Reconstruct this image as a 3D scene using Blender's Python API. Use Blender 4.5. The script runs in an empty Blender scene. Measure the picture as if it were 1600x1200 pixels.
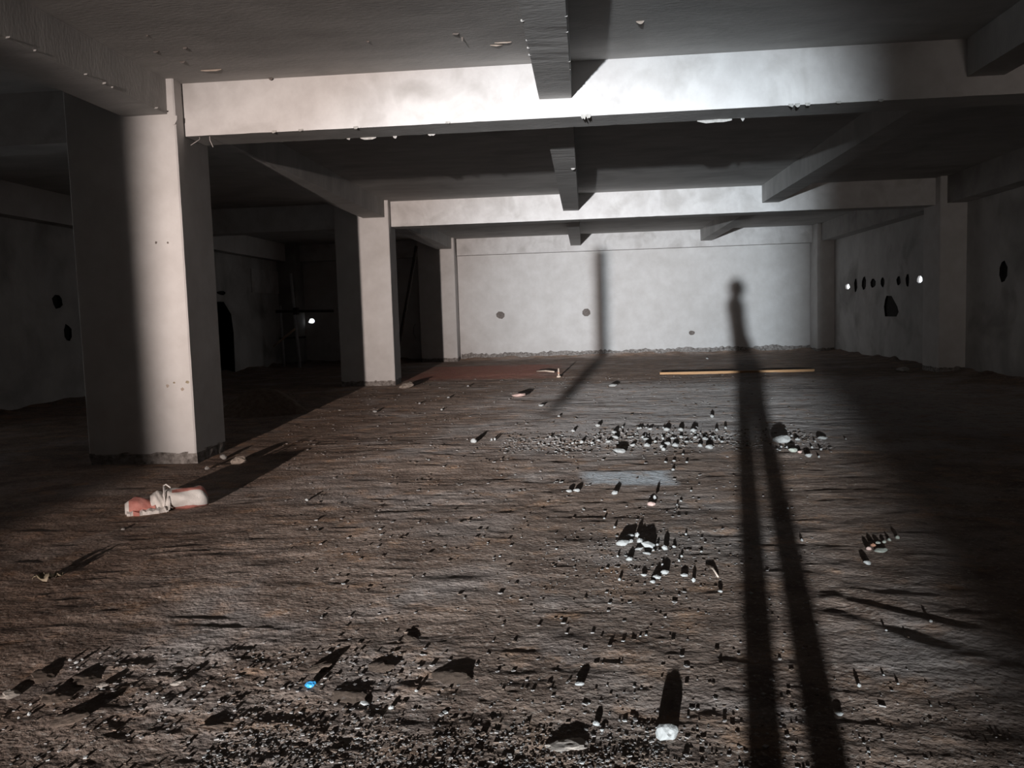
import bpy, bmesh, math, random
import numpy as np
from mathutils import Vector, Matrix
C = bpy.context.scene
COL = C.collection
rnd = random.Random(7)

# ------------------------------------------------------------------ camera, world, lamps, exposure
F_PX, YAW, PITCH, ROLL, CAM_H = 1305.2, .0893, -.0833, -.0308, 1.5
cam_d = bpy.data.cameras.new('camera'); cam = bpy.data.objects.new('camera', cam_d); COL.objects.link(cam)
cam_d.sensor_fit = 'HORIZONTAL'; cam_d.sensor_width = 36; cam_d.lens = 36 * F_PX / 1600
cam_d.clip_start = .04; cam_d.clip_end = 200
cam.matrix_world = (Matrix.Translation((0, 0, CAM_H)) @ Matrix.Rotation(YAW, 4, 'Z') @
                    Matrix.Rotation(math.pi / 2 + PITCH, 4, 'X') @ Matrix.Rotation(ROLL, 4, 'Z'))
C.camera = cam
w = bpy.data.worlds.new('world'); C.world = w; w.use_nodes = True
w.node_tree.nodes['Background'].inputs[0].default_value = (.93, .96, 1, 1)
w.node_tree.nodes['Background'].inputs[1].default_value = 2.0
C.view_settings.view_transform = 'Standard'; C.view_settings.look = 'None'
C.view_settings.exposure = 0.0; C.view_settings.gamma = 1; C.view_settings.use_curve_mapping = False

LAMP_X, LAMP_Y, LAMP_Z = -2.5, -15.0, 1.35
R = math.radians
def spot_lamp(name, x, az, el, half, wide, power, col, blend=1.0, radius=.10, y=None, z=None):
    l = bpy.data.lights.new(name, 'SPOT'); o = bpy.data.objects.new(name, l); COL.objects.link(o)
    o.location = (x, LAMP_Y if y is None else y, LAMP_Z if z is None else z); az, el = R(az), R(el)
    d = Vector((math.sin(az) * math.cos(el), math.cos(az) * math.cos(el), math.sin(el)))
    o.rotation_euler = d.to_track_quat('-Z', 'Y').to_euler(); o.scale = (wide, 1, 1)
    l.spot_size = 2 * R(half); l.spot_blend = blend; l.energy = power; l.color = col; l.shadow_soft_size = radius
# the lights of a machine parked on the ramp behind the camera: one source split into a warm and a white spot for the left-right tint
spot_lamp('lamp_warm', LAMP_X - .03, 0.6, 1.5, 8.0, 1.45, 25500, (1, .85, .775))
spot_lamp('lamp_white', LAMP_X + .03, 7.2, .4, 8.2, 1.36, 51000, (.83, .925, 1))
# an added weak fill farther right, behind the camera: it only lifts the right end of the beams and the pilaster
spot_lamp('fill_right', 4.2, 11.0, 7.0, 17, 1.0, 1150, (1, .88, .80), 1.0, .3, -8.5, 1.8)
spot_lamp('lamp_spill', LAMP_X, 4.0, 0, 35, 1.0, 1300, (1, .94, .90))

# ------------------------------------------------------------------ pixel (1600x1200) to a point on a real plane
def ray(x, y):
    u, v = x - 800, y - 600
    c, s = math.cos(ROLL), math.sin(ROLL)
    a, b = (u * c + v * s) / F_PX, (-u * s + v * c) / F_PX
    yy = math.cos(PITCH) + b * math.sin(PITCH); zz = math.sin(PITCH) - b * math.cos(PITCH)
    return (a * math.cos(YAW) - yy * math.sin(YAW), a * math.sin(YAW) + yy * math.cos(YAW), zz)
def at_floor(x, y, z=0):
    r = ray(x, y); t = (z - CAM_H) / r[2]; return Vector((r[0] * t, r[1] * t, z))
def at_y(x, y, Y):
    r = ray(x, y); t = Y / r[1]; return Vector((r[0] * t, Y, CAM_H + r[2] * t))

# ------------------------------------------------------------------ numpy noise
def hash2(ix, iy, seed):
    h = (ix.astype(np.int64) * 374761393 + iy.astype(np.int64) * 668265263 + seed * 974634777) & 0xffffffff
    h = ((h ^ (h >> 13)) * 1274126177) & 0xffffffff
    return ((h ^ (h >> 16)) & 0xffff) / 65535.0
def vn(x, y, seed=0):
    x0, y0 = np.floor(x), np.floor(y); fx, fy = x - x0, y - y0
    fx, fy = fx * fx * fx * (fx * (fx * 6 - 15) + 10), fy * fy * fy * (fy * (fy * 6 - 15) + 10)
    a, b, c, d = hash2(x0, y0, seed), hash2(x0 + 1, y0, seed), hash2(x0, y0 + 1, seed), hash2(x0 + 1, y0 + 1, seed)
    return (a + (b - a) * fx) * (1 - fy) + (c + (d - c) * fx) * fy - .5
def smooth(a, b, x):
    t = np.clip((x - a) / (b - a), 0, 1); return t * t * (3 - 2 * t)
def seg_dist(x, y, x0, y0, x1, y1):
    dx, dy = x1 - x0, y1 - y0; t = np.clip(((x - x0) * dx + (y - y0) * dy) / (dx * dx + dy * dy), 0, 1)
    return np.hypot(x - x0 - t * dx, y - y0 - t * dy)

X_LW, X_RW, Y_BW, Y_FW, Z_C = -10.19, 7.86, 28.17, -16.5, 4.052
X_CR, X_CL = -4.2125, -5.43
ROWS = [8.59, 18.12, 27.58]; COL_D = .86
X_RC = 7.33

def height(x, y):
    x = np.asarray(x, float); y = np.asarray(y, float)
    wx = x + .25 * vn(x * .9, y * .9, 40); wy = y + .25 * vn(x * .9 + 7, y * .9, 41)
    h = .045 * vn(wx * .45, wy * .55, 1) + .018 * vn(wx * 1.1, wy * 1.7, 2)
    n = vn(wx * 2.6, wy * 5.2, 3); h = h + .014 * n
    lump = np.clip(1 - 2.2 * np.abs(vn(wx * 4.5, wy * 8, 4)), 0, 1); h = h + .008 * lump
    rough = .45 + .9 * smooth(-.15, .3, vn(x * .7, y * .9, 9)) + .5 * smooth(3.9, 2.9, y + .35 * vn(x * 1.3, y, 12)) * smooth(-2.4, -1.2, x)
    rough = rough + .25 * smooth(-.9, -1.6, x + .4 * vn(x, y, 13)) * smooth(4.3, 3.3, y)
    h = h + rough * (.0075 * vn(wx * 6, wy * 10, 5) + .0036 * vn(x * 19, y * 27, 6) + .0018 * vn(x * 41, y * 52, 7))
    # wheel ruts right of the middle
    for (a, b, c, d, wd, dp) in ((1.22, 4.12, 1.75, 3.55, .08, .013), (1.35, 4.28, 1.7, 3.95, .06, .010), (1.35, 3.0, 1.75, 2.8, .06, .006)):
        dd = seg_dist(x, y, a, b, c, d) + .06 * vn(x * 6, y * 6, 51); h = h - dp * np.exp(-(dd / wd) ** 2) + dp * .7 * np.exp(-((dd - 1.9 * wd) / wd) ** 2)
    # smooth grey trowelled patch and the levelled strip before the back wall
    m = smooth(.12, .0, np.maximum(np.abs(x - .34) - .36, np.abs(y - 7.48) - .3)); h = h * (1 - m) + .004 * m
    m = .8 * smooth(20.3, 21.3, y) * smooth(27.6, 26.6, y); h = h * (1 - m)
    # spoil along the walls
    hw = .10 * np.exp(-(Y_BW - y) / .3) * (1 + vn(x * 2.4, y, 21)) + .09 * np.exp(-(X_RW - x) / .3) * (1 + vn(y * 2.4, x, 22)) + .10 * np.exp(-(x - X_LW) / .3) * (1 + vn(y * 2, x, 23))
    return h * .44 + hw

# ------------------------------------------------------------------ materials
def mat(name, c1, c2, scale=3.0, rough=.85, bump=.2, bscale=40.0, stain=None, stain_scale=.7, stain_amt=.5, spec=.25, stretch=(1, 1, 1), detail=6):
    m = bpy.data.materials.new(name); m.use_nodes = True; nt = m.node_tree; N = nt.nodes; L = nt.links
    b = N['Principled BSDF']; b.inputs['Roughness'].default_value = rough; b.inputs['Specular IOR Level'].default_value = spec
    tc = N.new('ShaderNodeTexCoord'); mp = N.new('ShaderNodeMapping'); mp.inputs['Scale'].default_value = stretch
    L.new(tc.outputs['Object'], mp.inputs[0])
    n = N.new('ShaderNodeTexNoise'); n.inputs['Scale'].default_value = scale; n.inputs['Detail'].default_value = detail; n.inputs['Roughness'].default_value = .65
    L.new(mp.outputs[0], n.inputs[0])
    r = N.new('ShaderNodeValToRGB'); r.color_ramp.elements[0].position = .32; r.color_ramp.elements[1].position = .68
    r.color_ramp.elements[0].color = (*c1, 1); r.color_ramp.elements[1].color = (*c2, 1); L.new(n.outputs[0], r.inputs[0])
    out = r.outputs[0]
    if stain:
        s = N.new('ShaderNodeTexNoise'); s.inputs['Scale'].default_value = stain_scale; s.inputs['Detail'].default_value = 5; s.inputs['Distortion'].default_value = .6
        L.new(tc.outputs['Object'], s.inputs[0])
        sr = N.new('ShaderNodeValToRGB'); sr.color_ramp.elements[0].position = .50; sr.color_ramp.elements[1].position = .72
        sr.color_ramp.elements[0].color = (0, 0, 0, 1); sr.color_ramp.elements[1].color = (stain_amt,) * 3 + (1,); L.new(s.outputs[0], sr.inputs[0])
        mx = N.new('ShaderNodeMix'); mx.data_type = 'RGBA'; L.new(sr.outputs[0], mx.inputs['Factor']); L.new(out, mx.inputs['A']); mx.inputs['B'].default_value = (*stain, 1)
        out = mx.outputs['Result']
    L.new(out, b.inputs['Base Color'])
    if bump:
        bn = N.new('ShaderNodeTexNoise'); bn.inputs['Scale'].default_value = bscale; bn.inputs['Detail'].default_value = 4; L.new(mp.outputs[0], bn.inputs[0])
        bp = N.new('ShaderNodeBump'); bp.inputs['Strength'].default_value = bump; bp.inputs['Distance'].default_value = .01
        L.new(bn.outputs[0], bp.inputs['Height']); L.new(bp.outputs[0], b.inputs['Normal'])
    return m
M = {}
M['plaster'] = mat('white_plaster', (.56, .54, .525), (.66, .645, .635), 2.2, .9, .12, 30, stain=(.46, .44, .42), stain_scale=.8, stain_amt=.35)
M['beamplaster'] = mat('whitewashed_concrete', (.56, .54, .53), (.68, .665, .655), 3.0, .9, .2, 26, stain=(.38, .36, .34), stain_scale=1.9, stain_amt=.6)
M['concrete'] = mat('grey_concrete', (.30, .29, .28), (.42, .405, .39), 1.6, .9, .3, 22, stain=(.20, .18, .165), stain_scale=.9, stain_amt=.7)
M['sidewall'] = mat('patchy_side_wall', (.44, .43, .42), (.58, .57, .555), 1.3, .9, .3, 22, stain=(.24, .225, .21), stain_scale=.8, stain_amt=.75)
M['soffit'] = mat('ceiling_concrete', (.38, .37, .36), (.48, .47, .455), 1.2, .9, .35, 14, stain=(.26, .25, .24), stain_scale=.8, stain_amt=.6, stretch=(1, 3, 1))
M['rawbase'] = mat('unplastered_footing', (.10, .085, .075), (.42, .39, .37), 14, .95, .5, 50)
M['mortar'] = mat('mortar_patch', (.13, .11, .10), (.22, .195, .18), 18, .95, .4, 60)
M['dark'] = mat('pocket_shade', (.02, .018, .016), (.04, .036, .033), 8, .95, .2, 30)  # near-black inside: the shade of deep recesses painted into the wall pockets
M['stone'] = mat('pale_stone', (.30, .29, .275), (.48, .465, .44), 30, .8, .3, 90)
M['greenstone'] = mat('greenish_stone', (.34, .35, .29), (.52, .52, .45), 30, .85, .4, 90)
M['pinkstone'] = mat('pinkish_stone', (.50, .33, .28), (.64, .46, .40), 30, .85, .3, 90)
M['brick'] = mat('brick_rubble', (.40, .17, .10), (.55, .30, .20), 30, .9, .4, 90)
M['greystone'] = mat('grey_gravel', (.20, .175, .16), (.38, .345, .32), 40, .85, .2, 90)
M['clod'] = mat('soil_clod', (.11, .075, .056), (.20, .145, .11), 14, .95, .6, 60)
M['paleclod'] = mat('pale_rubble', (.36, .29, .24), (.52, .45, .39), 14, .95, .6, 60)
M['wood'] = mat('sawn_timber', (.42, .22, .10), (.60, .36, .19), 9, .7, .2, 60, stretch=(.3, 6, 6))
M['stick'] = mat('pale_stick', (.55, .42, .33), (.70, .57, .47), 12, .8, .2, 60)
M['steel'] = mat('galvanised_pipe', (.42, .42, .43), (.58, .58, .59), 12, .5, .1, 60, spec=.5)
M['rust'] = mat('dark_rusty_pipe', (.06, .045, .04), (.12, .09, .075), 12, .7, .2, 60)
M['wire'] = mat('tie_wire', (.45, .42, .40), (.6, .57, .55), 12, .5, 0)
M['sackwhite'] = mat('woven_sack_white', (.62, .585, .55), (.76, .73, .70), 14, .75, .5, 160)
M['sackred'] = mat('woven_sack_red', (.46, .17, .14), (.58, .27, .23), 14, .75, .5, 160)
M['blue'] = mat('blue_plastic', (.03, .24, .52), (.06, .34, .66), 20, .4, .1, 40, spec=.5)
M['leaf'] = mat('dry_scrap', (.26, .22, .15), (.42, .36, .27), 20, .8, .3, 60)
M['cloth'] = mat('dark_cloth', (.03, .03, .035), (.06, .06, .065), 20, .9, .2, 120)
M['skin'] = mat('skin', (.42, .25, .17), (.48, .30, .21), 12, .6, .05, 80)
M['hair'] = mat('black_hair', (.012, .01, .01), (.03, .025, .022), 40, .5, .3, 120)
M['phone'] = mat('phone_shell', (.02, .02, .022), (.03, .03, .033), 10, .3, 0)

def soil():
    m = mat('trodden_soil', (.105, .067, .049), (.27, .196, .154), 2.4, .9, .9, 38, stain=(.36, .315, .29), stain_scale=.9, stain_amt=.75, spec=.3, detail=10)
    nt = m.node_tree; N = nt.nodes; L = nt.links; b = N['Principled BSDF']
    base = b.inputs['Base Color'].links[0].from_socket; b.inputs['Diffuse Roughness'].default_value = 1.0
    tc = [n for n in N if n.type == 'TEX_COORD'][0]
    sx = N.new('ShaderNodeSeparateXYZ'); L.new(tc.outputs['Object'], sx.inputs[0])
    wob = N.new('ShaderNodeTexNoise'); wob.inputs['Scale'].default_value = 1.3; L.new(tc.outputs['Object'], wob.inputs[0])
    def mth(op, a, bb, clamp=False):
        n = N.new('ShaderNodeMath'); n.operation = op; n.use_clamp = clamp
        for i, v in enumerate((a, bb)):
            if isinstance(v, (int, float)): n.inputs[i].default_value = v
            else: L.new(v, n.inputs[i])
        return n.outputs[0]
    def box(x0, x1, y0, y1, soft, wobble):
        d = mth('MAXIMUM', mth('SUBTRACT', mth('ABSOLUTE', mth('SUBTRACT', sx.outputs[0], (x0 + x1) / 2), 0), (x1 - x0) / 2),
                mth('SUBTRACT', mth('ABSOLUTE', mth('SUBTRACT', sx.outputs[1], (y0 + y1) / 2), 0), (y1 - y0) / 2))
        d = mth('ADD', d, mth('MULTIPLY', mth('SUBTRACT', wob.outputs[0], .5), wobble))
        return mth('SUBTRACT', 1, mth('DIVIDE', d, soft), True) if False else mth('SUBTRACT', .5, mth('DIVIDE', d, soft), True)
    out = base
    for args, colr, amt in (((-4.4, -.9, 19.6, 24.5, .9, 1.4), (.33, .13, .095), .9), ((-.04, .72, 7.17, 7.8, .12, .3), (.50, .515, .53), .85),
                            ((.2, 1.3, 5.0, 5.7, .5, .5), (.22, .20, .185), .5), ((-.8, 6.5, 9.4, 17.5, 2.0, 3.0), (.50, .47, .455), .6)):  # last box paints the cool lamp's grey light into the far soil
        mx = N.new('ShaderNodeMix'); mx.data_type = 'RGBA'
        L.new(mth('MULTIPLY', box(*args), amt), mx.inputs['Factor']); L.new(out, mx.inputs['A']); mx.inputs['B'].default_value = (*colr, 1); out = mx.outputs['Result']
    # mottling: damp dark crumbs and orange-brown patches a hand or two across
    for sc, lo, hi, amt, colr, stz in ((7.0, .52, .68, .55, (.075, .05, .038), (.9, 1, 1)), (3.3, .54, .70, .6, (.38, .22, .13), (.95, 1, 1)), (26.0, .54, .66, .4, (.07, .048, .037), (.95, 1, 1)), (34.0, .56, .68, .55, (.46, .39, .335), (.95, 1, 1))):
        mp = N.new('ShaderNodeMapping'); mp.inputs['Scale'].default_value = stz; mp.inputs['Location'].default_value = (sc, 2 * sc, 0); L.new(tc.outputs['Object'], mp.inputs[0])
        g = N.new('ShaderNodeTexNoise'); g.inputs['Scale'].default_value = sc; g.inputs['Detail'].default_value = 5; g.inputs['Roughness'].default_value = .6; L.new(mp.outputs[0], g.inputs[0])
        gr = N.new('ShaderNodeMapRange'); gr.inputs['From Min'].default_value = lo; gr.inputs['From Max'].default_value = hi; gr.inputs['To Max'].default_value = amt; L.new(g.outputs[0], gr.inputs[0])
        mx = N.new('ShaderNodeMix'); mx.data_type = 'RGBA'; L.new(gr.outputs[0], mx.inputs['Factor']); L.new(out, mx.inputs['A']); mx.inputs['B'].default_value = (*colr, 1); out = mx.outputs['Result']
    # second, broader relief in the shading: trowel-sized crumbs too flat to throw shadows of their own
    bpn = [n for n in N if n.type == 'BUMP'][0]
    mp = N.new('ShaderNodeMapping'); mp.inputs['Scale'].default_value = (.85, 1.05, 1); L.new(tc.outputs['Object'], mp.inputs[0])
    g = N.new('ShaderNodeTexNoise'); g.inputs['Scale'].default_value = 11; g.inputs['Detail'].default_value = 6; g.inputs['Roughness'].default_value = .62; L.new(mp.outputs[0], g.inputs[0])
    bp2 = N.new('ShaderNodeBump'); bp2.inputs['Strength'].default_value = .55; bp2.inputs['Distance'].default_value = .03
    L.new(g.outputs[0], bp2.inputs['Height']); L.new(bp2.outputs[0], bpn.inputs['Normal'])
    # light grit
    g = N.new('ShaderNodeTexNoise'); g.inputs['Scale'].default_value = 95; g.inputs['Detail'].default_value = 2; L.new(tc.outputs['Object'], g.inputs[0])
    gr = N.new('ShaderNodeValToRGB'); gr.color_ramp.elements[0].position = .63; gr.color_ramp.elements[1].position = .72
    gr.color_ramp.elements[0].color = (0, 0, 0, 1); gr.color_ramp.elements[1].color = (.35, .35, .35, 1); L.new(g.outputs[0], gr.inputs[0])
    mx = N.new('ShaderNodeMix'); mx.data_type = 'RGBA'; L.new(gr.outputs[0], mx.inputs['Factor']); L.new(out, mx.inputs['A']); mx.inputs['B'].default_value = (.46, .40, .36, 1)
    L.new(mx.outputs['Result'], b.inputs['Base Color'])
    return m
M['soil'] = soil()

# ------------------------------------------------------------------ object helpers
def link_mesh(name, verts, faces, m, parent=None, smooth_=False, midx=None):
    me = bpy.data.meshes.new(name); me.from_pydata([tuple(v) for v in verts], [], faces)
    for mm in (m if isinstance(m, (list, tuple)) else [m]): me.materials.append(mm)
    if midx is not None: me.polygons.foreach_set('material_index', midx)
    if smooth_: me.polygons.foreach_set('use_smooth', [True] * len(me.polygons))
    me.update(); o = bpy.data.objects.new(name, me); COL.objects.link(o)
    if parent: o.parent = parent
    return o
def tag(o, label=None, cat=None, group=None, kind=None):
    if label: o['label'] = label
    if cat: o['category'] = cat
    if group: o['group'] = group
    if kind: o['kind'] = kind
    return o
def empty(name, loc, rz=0):
    o = bpy.data.objects.new(name, None); COL.objects.link(o); o.location = loc; o.rotation_euler = (0, 0, rz); return o
BOXF = [(0, 3, 2, 1), (4, 5, 6, 7), (0, 1, 5, 4), (1, 2, 6, 5), (2, 3, 7, 6), (3, 0, 4, 7)]
def box_v(x0, x1, y0, y1, z0, z1):
    return [(x0, y0, z0), (x1, y0, z0), (x1, y1, z0), (x0, y1, z0), (x0, y0, z1), (x1, y0, z1), (x1, y1, z1), (x0, y1, z1)]
def box(name, x0, x1, y0, y1, z0, z1, m, parent=None):
    return link_mesh(name, box_v(x0, x1, y0, y1, z0, z1), BOXF, m, parent)
def tube(name, pts, r, m, parent=None, n=8):
    pts = [Vector(p) for p in pts]; vs, fs = [], []
    for i, p in enumerate(pts):
        d = (pts[min(i + 1, len(pts) - 1)] - pts[max(i - 1, 0)]).normalized()
        a = d.orthogonal().normalized() if abs(d.z) > .9 else d.cross(Vector((0, 0, 1))).normalized(); b = d.cross(a)
        rr = r[i] if isinstance(r, (list, tuple)) else r
        vs += [p + rr * (math.cos(k * 2 * math.pi / n) * a + math.sin(k * 2 * math.pi / n) * b) for k in range(n)]
    for i in range(len(pts) - 1):
        for k in range(n):
            fs.append((i * n + k, i * n + (k + 1) % n, (i + 1) * n + (k + 1) % n, (i + 1) * n + k))
    fs += [tuple(range(n - 1, -1, -1)), tuple(range(len(vs) - n, len(vs)))]
    return link_mesh(name, vs, fs, m, parent, True)

# ------------------------------------------------------------------ walls with real holes, and pockets shaded by dark colour
def oct_pts(cu, cv, ru, rv, seed, jit=.18):
    q = random.Random(seed); return [(cu + ru * (1 + q.uniform(-jit, jit)) * math.cos(math.radians(22.5 + 45 * k)), cv + rv * (1 + q.uniform(-jit, jit)) * math.sin(math.radians(22.5 + 45 * k))) for k in range(8)]
def holed_wall(name, put, u0, u1, v0, v1, t, holes, m):
    """put(u, v, depth) gives the 3-D point; holes = [(eight points, depth or None for a through hole)]; t = thickness"""
    cells = []
    for pts, dep in holes:
        us, vs_ = [p[0] for p in pts], [p[1] for p in pts]; e = .02
        cells.append((min(us) - e, max(us) + e, min(vs_) - e, max(vs_) + e))
    U = sorted({u0, u1, *[c[0] for c in cells], *[c[1] for c in cells]}); V = sorted({v0, v1, *[c[2] for c in cells], *[c[3] for c in cells]})
    V_, Fc, mi = [], [], []
    def quad(pts, k=0):
        n = len(V_); V_.extend(pts); Fc.append(tuple(range(n, n + len(pts)))); mi.append(k)
    for side in (0, 1):
        d = t * side
        for i in range(len(U) - 1):
            for j in range(len(V) - 1):
                cu, cv = (U[i] + U[i + 1]) / 2, (V[j] + V[j + 1]) / 2
                if any(c[0] < cu < c[1] and c[2] < cv < c[3] and (side == 0 or holes[k][1] is None) for k, c in enumerate(cells)): continue
                quad([put(U[i], V[j], d), put(U[i + 1], V[j], d), put(U[i + 1], V[j + 1], d), put(U[i], V[j + 1], d)])
    for (pts, dep), c in zip(holes, cells):
        cor = [(c[1], c[3]), (c[0], c[3]), (c[0], c[2]), (c[1], c[2])]
        for side in ((0, 1) if dep is None else (0,)):
            d = t * side
            for k in range(4):
                a, b, nx = pts[2 * k], pts[2 * k + 1], pts[(2 * k + 2) % 8]
                quad([put(*a, d), put(*cor[k], d), put(*b, d)])
                quad([put(*b, d), put(*cor[k], d), put(*cor[(k + 1) % 4], d), put(*nx, d)])
        dd = t if dep is None else dep
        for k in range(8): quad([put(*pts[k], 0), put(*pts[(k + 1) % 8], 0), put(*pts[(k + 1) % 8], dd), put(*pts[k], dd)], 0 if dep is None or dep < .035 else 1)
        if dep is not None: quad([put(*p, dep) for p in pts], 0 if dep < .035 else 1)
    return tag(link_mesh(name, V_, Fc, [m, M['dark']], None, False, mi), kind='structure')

def at_x(x, y, X):
    r = ray(x, y); t = X / r[0]; return Vector((X, r[1] * t, CAM_H + r[2] * t))
# far wall
BW_H = []
for (px, py, pw, ph) in ((782, 492.5, 14, 12), (916, 488.5, 13, 13), (1081, 520, 10, 7)):
    p = at_y(px, py, Y_BW); s = Y_BW / F_PX; BW_H.append((oct_pts(p.x, p.z, pw / 2 * s, ph / 2 * s, int(px), .1), .03))
p = at_y(485, 502, Y_BW); BW_H.append((oct_pts(p.x + .04, p.z, .11, .085, 5), None))
p = at_y(651, 517, Y_BW); BW_H.append((oct_pts(p.x, p.z, .12, .26, 6), .3))
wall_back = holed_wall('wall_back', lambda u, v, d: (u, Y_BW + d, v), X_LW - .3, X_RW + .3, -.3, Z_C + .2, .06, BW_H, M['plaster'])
for k, (px, py) in enumerate(((782, 492.5), (916, 488.5), (1081, 520))):
    pts = BW_H[k][0]; cu = sum(q[0] for q in pts) / 8; cv = sum(q[1] for q in pts) / 8
    vs = [(cu, Y_BW + .006, cv)] + [(cu + (q[0] - cu) * .97, Y_BW + .012 + .008 * (i % 2), cv + (q[1] - cv) * .97) for i, q in enumerate(pts)]
    vs += [(v[0], Y_BW + .028, v[2]) for v in vs[1:]]
    fs = [(0, 1 + (i + 1) % 8, 1 + i) for i in range(8)] + [(1 + i, 1 + (i + 1) % 8, 9 + (i + 1) % 8, 9 + i) for i in range(8)]
    link_mesh('mortar_patch', vs, fs, M['mortar'], wall_back)
# right wall: two holes to daylight and a row of chiselled pockets
RW_H = []
for (px, py, ru, rv) in ((1324, 448, .23, .085), (1437, 437, .17, .09)):
    p = at_x(px, py, X_RW); RW_H.append((oct_pts(p.y, p.z, ru, rv, int(px)), None))
for (px, py, wpx, hpx) in ((1337, 446, 5, 20), (1350, 443, 7, 22), (1364, 443, 8, 14), (1379, 441, 6, 16), (1404, 439, 7, 14), (1418, 438, 6, 18)):
    a, b = at_x(px - wpx / 2, py, X_RW), at_x(px + wpx / 2, py, X_RW); p = at_x(px, py, X_RW)
    RW_H.append((oct_pts(p.y, p.z, abs(a.y - b.y) / 2, hpx / 2 * p.y / F_PX, int(px)), .04))
big = [(21.95, 1.40), (22.35, 1.67), (22.72, 1.68), (22.82, 1.58), (22.90, 1.40), (22.82, 1.14), (22.0, 1.14), (21.85, 1.26)]
bc = (22.4, 1.4)
bp = sorted(big, key=lambda v: (math.atan2(v[1] - bc[1], v[0] - bc[0]) - math.radians(10)) % (2 * math.pi))
RW_H.append((bp, .04))
for (yy, zz, ru, rv) in ((16.6, 2.02, .16, .2), (15.5, 2.0, .14, .24), (14.1, 2.0, .3, .2)):
    RW_H.append((oct_pts(yy, zz, ru, rv, int(yy * 10)), .04))
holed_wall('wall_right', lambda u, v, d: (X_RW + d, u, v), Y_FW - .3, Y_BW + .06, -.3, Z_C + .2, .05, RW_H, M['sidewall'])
LW_H = [(oct_pts(8.6, 2.0, 1.05, .8, 12, .03), None), (oct_pts(15.47, 2.01, .17, .15, 1), .07), (oct_pts(15.72, 1.40, .12, .18, 2), .05), (oct_pts(22.9, 2.35, .3, .06, 8), .05)]
door = [(23.55, 1.2), (23.45, 1.75), (23.0, 2.1), (22.4, 2.1), (22.2, 1.2), (22.2, .4), (22.4, .05), (23.5, .05)]
dc = (22.9, 1.15); LW_H.append((sorted(door, key=lambda v: (math.atan2(v[1] - dc[1], v[0] - dc[0]) - math.radians(1)) % (2 * math.pi)), .08))
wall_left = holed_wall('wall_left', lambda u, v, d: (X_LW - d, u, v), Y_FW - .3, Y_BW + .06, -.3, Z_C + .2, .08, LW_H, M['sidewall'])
box('plaster_patch', X_LW - .01, X_LW + .025, 25.05, 27.3, 2.42, 3.15, M['beamplaster'], wall_left)
# end wall behind the camera, and unseen partitions added to cut the lamp beam
def struct(o): return tag(o, kind='structure')
struct(box('wall_front', X_LW - .3, X_RW + .3, Y_FW - .25, Y_FW, -.3, Z_C + .2, M['concrete']))
YP, YPL = -11.3, -8.2
XJR = LAMP_X + .228 * (YP - LAMP_Y)
struct(box('wall_cutoff_left', X_LW, LAMP_X - .093 * (YPL - LAMP_Y), YPL, YPL + .12, -.1, Z_C, M['concrete']))
struct(box('wall_cutoff_right', XJR, X_RW, YP, YP + .12, -.1, Z_C, M['concrete']))
struct(box('wall_cutoff_top', X_LW, XJR, YP, YP + .12, 2.6, Z_C, M['concrete']))

# ------------------------------------------------------------------ ceiling and beams
ceil_o = struct(box('ceiling', X_LW - .3, X_RW + .3, Y_FW - .3, Y_BW + .3, Z_C, Z_C + .25, M['soffit']))
def beam(label, x0, x1, y0, y1, z0, m, group=None):
    along_x = (x1 - x0) > (y1 - y0); L = (x1 - x0) if along_x else (y1 - y0)
    n = max(2, int(L / .09)); q = random.Random(label); vs, fs, mi = [], [], []
    for i in range(n + 1):
        t = i / n; ja, jb = q.uniform(-.0006, .0006), q.uniform(-.0006, .0006)
        if q.random() < .12: ja += .003
        if q.random() < .12: jb += .003
        sag = .0015 * math.sin(t * 9 + len(label))
        c = [(0, z0 + ja + sag), (1, z0 + jb + sag), (1, Z_C), (0, Z_C)]
        for k, (s, z) in enumerate(c):
            # the arris is chipped: lift the two lower corners a little and pull them in
            ins = (.004 + max(0, (ja if s == 0 else jb)) * .6) if k < 2 else 0
            if along_x: vs.append((x0 + t * L, y0 + ins if s == 0 else y1 - ins, z))
            else: vs.append((x0 + ins if s == 0 else x1 - ins, y0 + t * L, z))
    for i in range(n):
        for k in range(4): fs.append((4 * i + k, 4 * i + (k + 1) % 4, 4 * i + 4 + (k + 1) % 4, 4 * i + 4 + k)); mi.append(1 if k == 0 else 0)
    fs += [(3, 2, 1, 0), (4 * n, 4 * n + 1, 4 * n + 2, 4 * n + 3)]; mi += [0, 0]
    o = link_mesh('beam', vs, fs, [m, M['soffit']], None, False, mi); o.data.validate(); 
    bm = bmesh.new(); bm.from_mesh(o.data); bmesh.ops.recalc_face_normals(bm, faces=bm.faces); bm.to_mesh(o.data); bm.free()
    return tag(o, label, 'beam', group)
ZS, ZB = 3.688, 3.501
BY = [8.797, 18.366, 27.87]; BT = .496
b1 = beam('nearest white cross beam spanning the top of the room', X_CR, X_RW, BY[0], BY[0] + BT, ZB, M['beamplaster'])
b2 = beam('second white cross beam, spanning the room beyond the nearest one', X_CR, X_RC, BY[1], BY[1] + BT, ZB, M['beamplaster'])
b3 = beam('farthest cross beam running along the top of the lit back wall', X_CR, X_RC, BY[2], Y_BW, ZB, M['beamplaster'])
beam('dark cross beam left of the nearest column', X_LW, X_CL, BY[0], BY[0] + BT, ZB, M['beamplaster'])
beam('dark cross beam left of the second column', X_LW, X_CL, BY[1], BY[1] + BT, ZB, M['beamplaster'])
beam('dim cross beam over the back wall of the unlit left bay', X_LW, X_CL, BY[2], Y_BW, ZB, M['beamplaster'])
YB0 = YPL + .12
segc = [(YB0, BY[0]), (BY[0] + BT, BY[1]), (BY[1] + BT, BY[2])]
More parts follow.
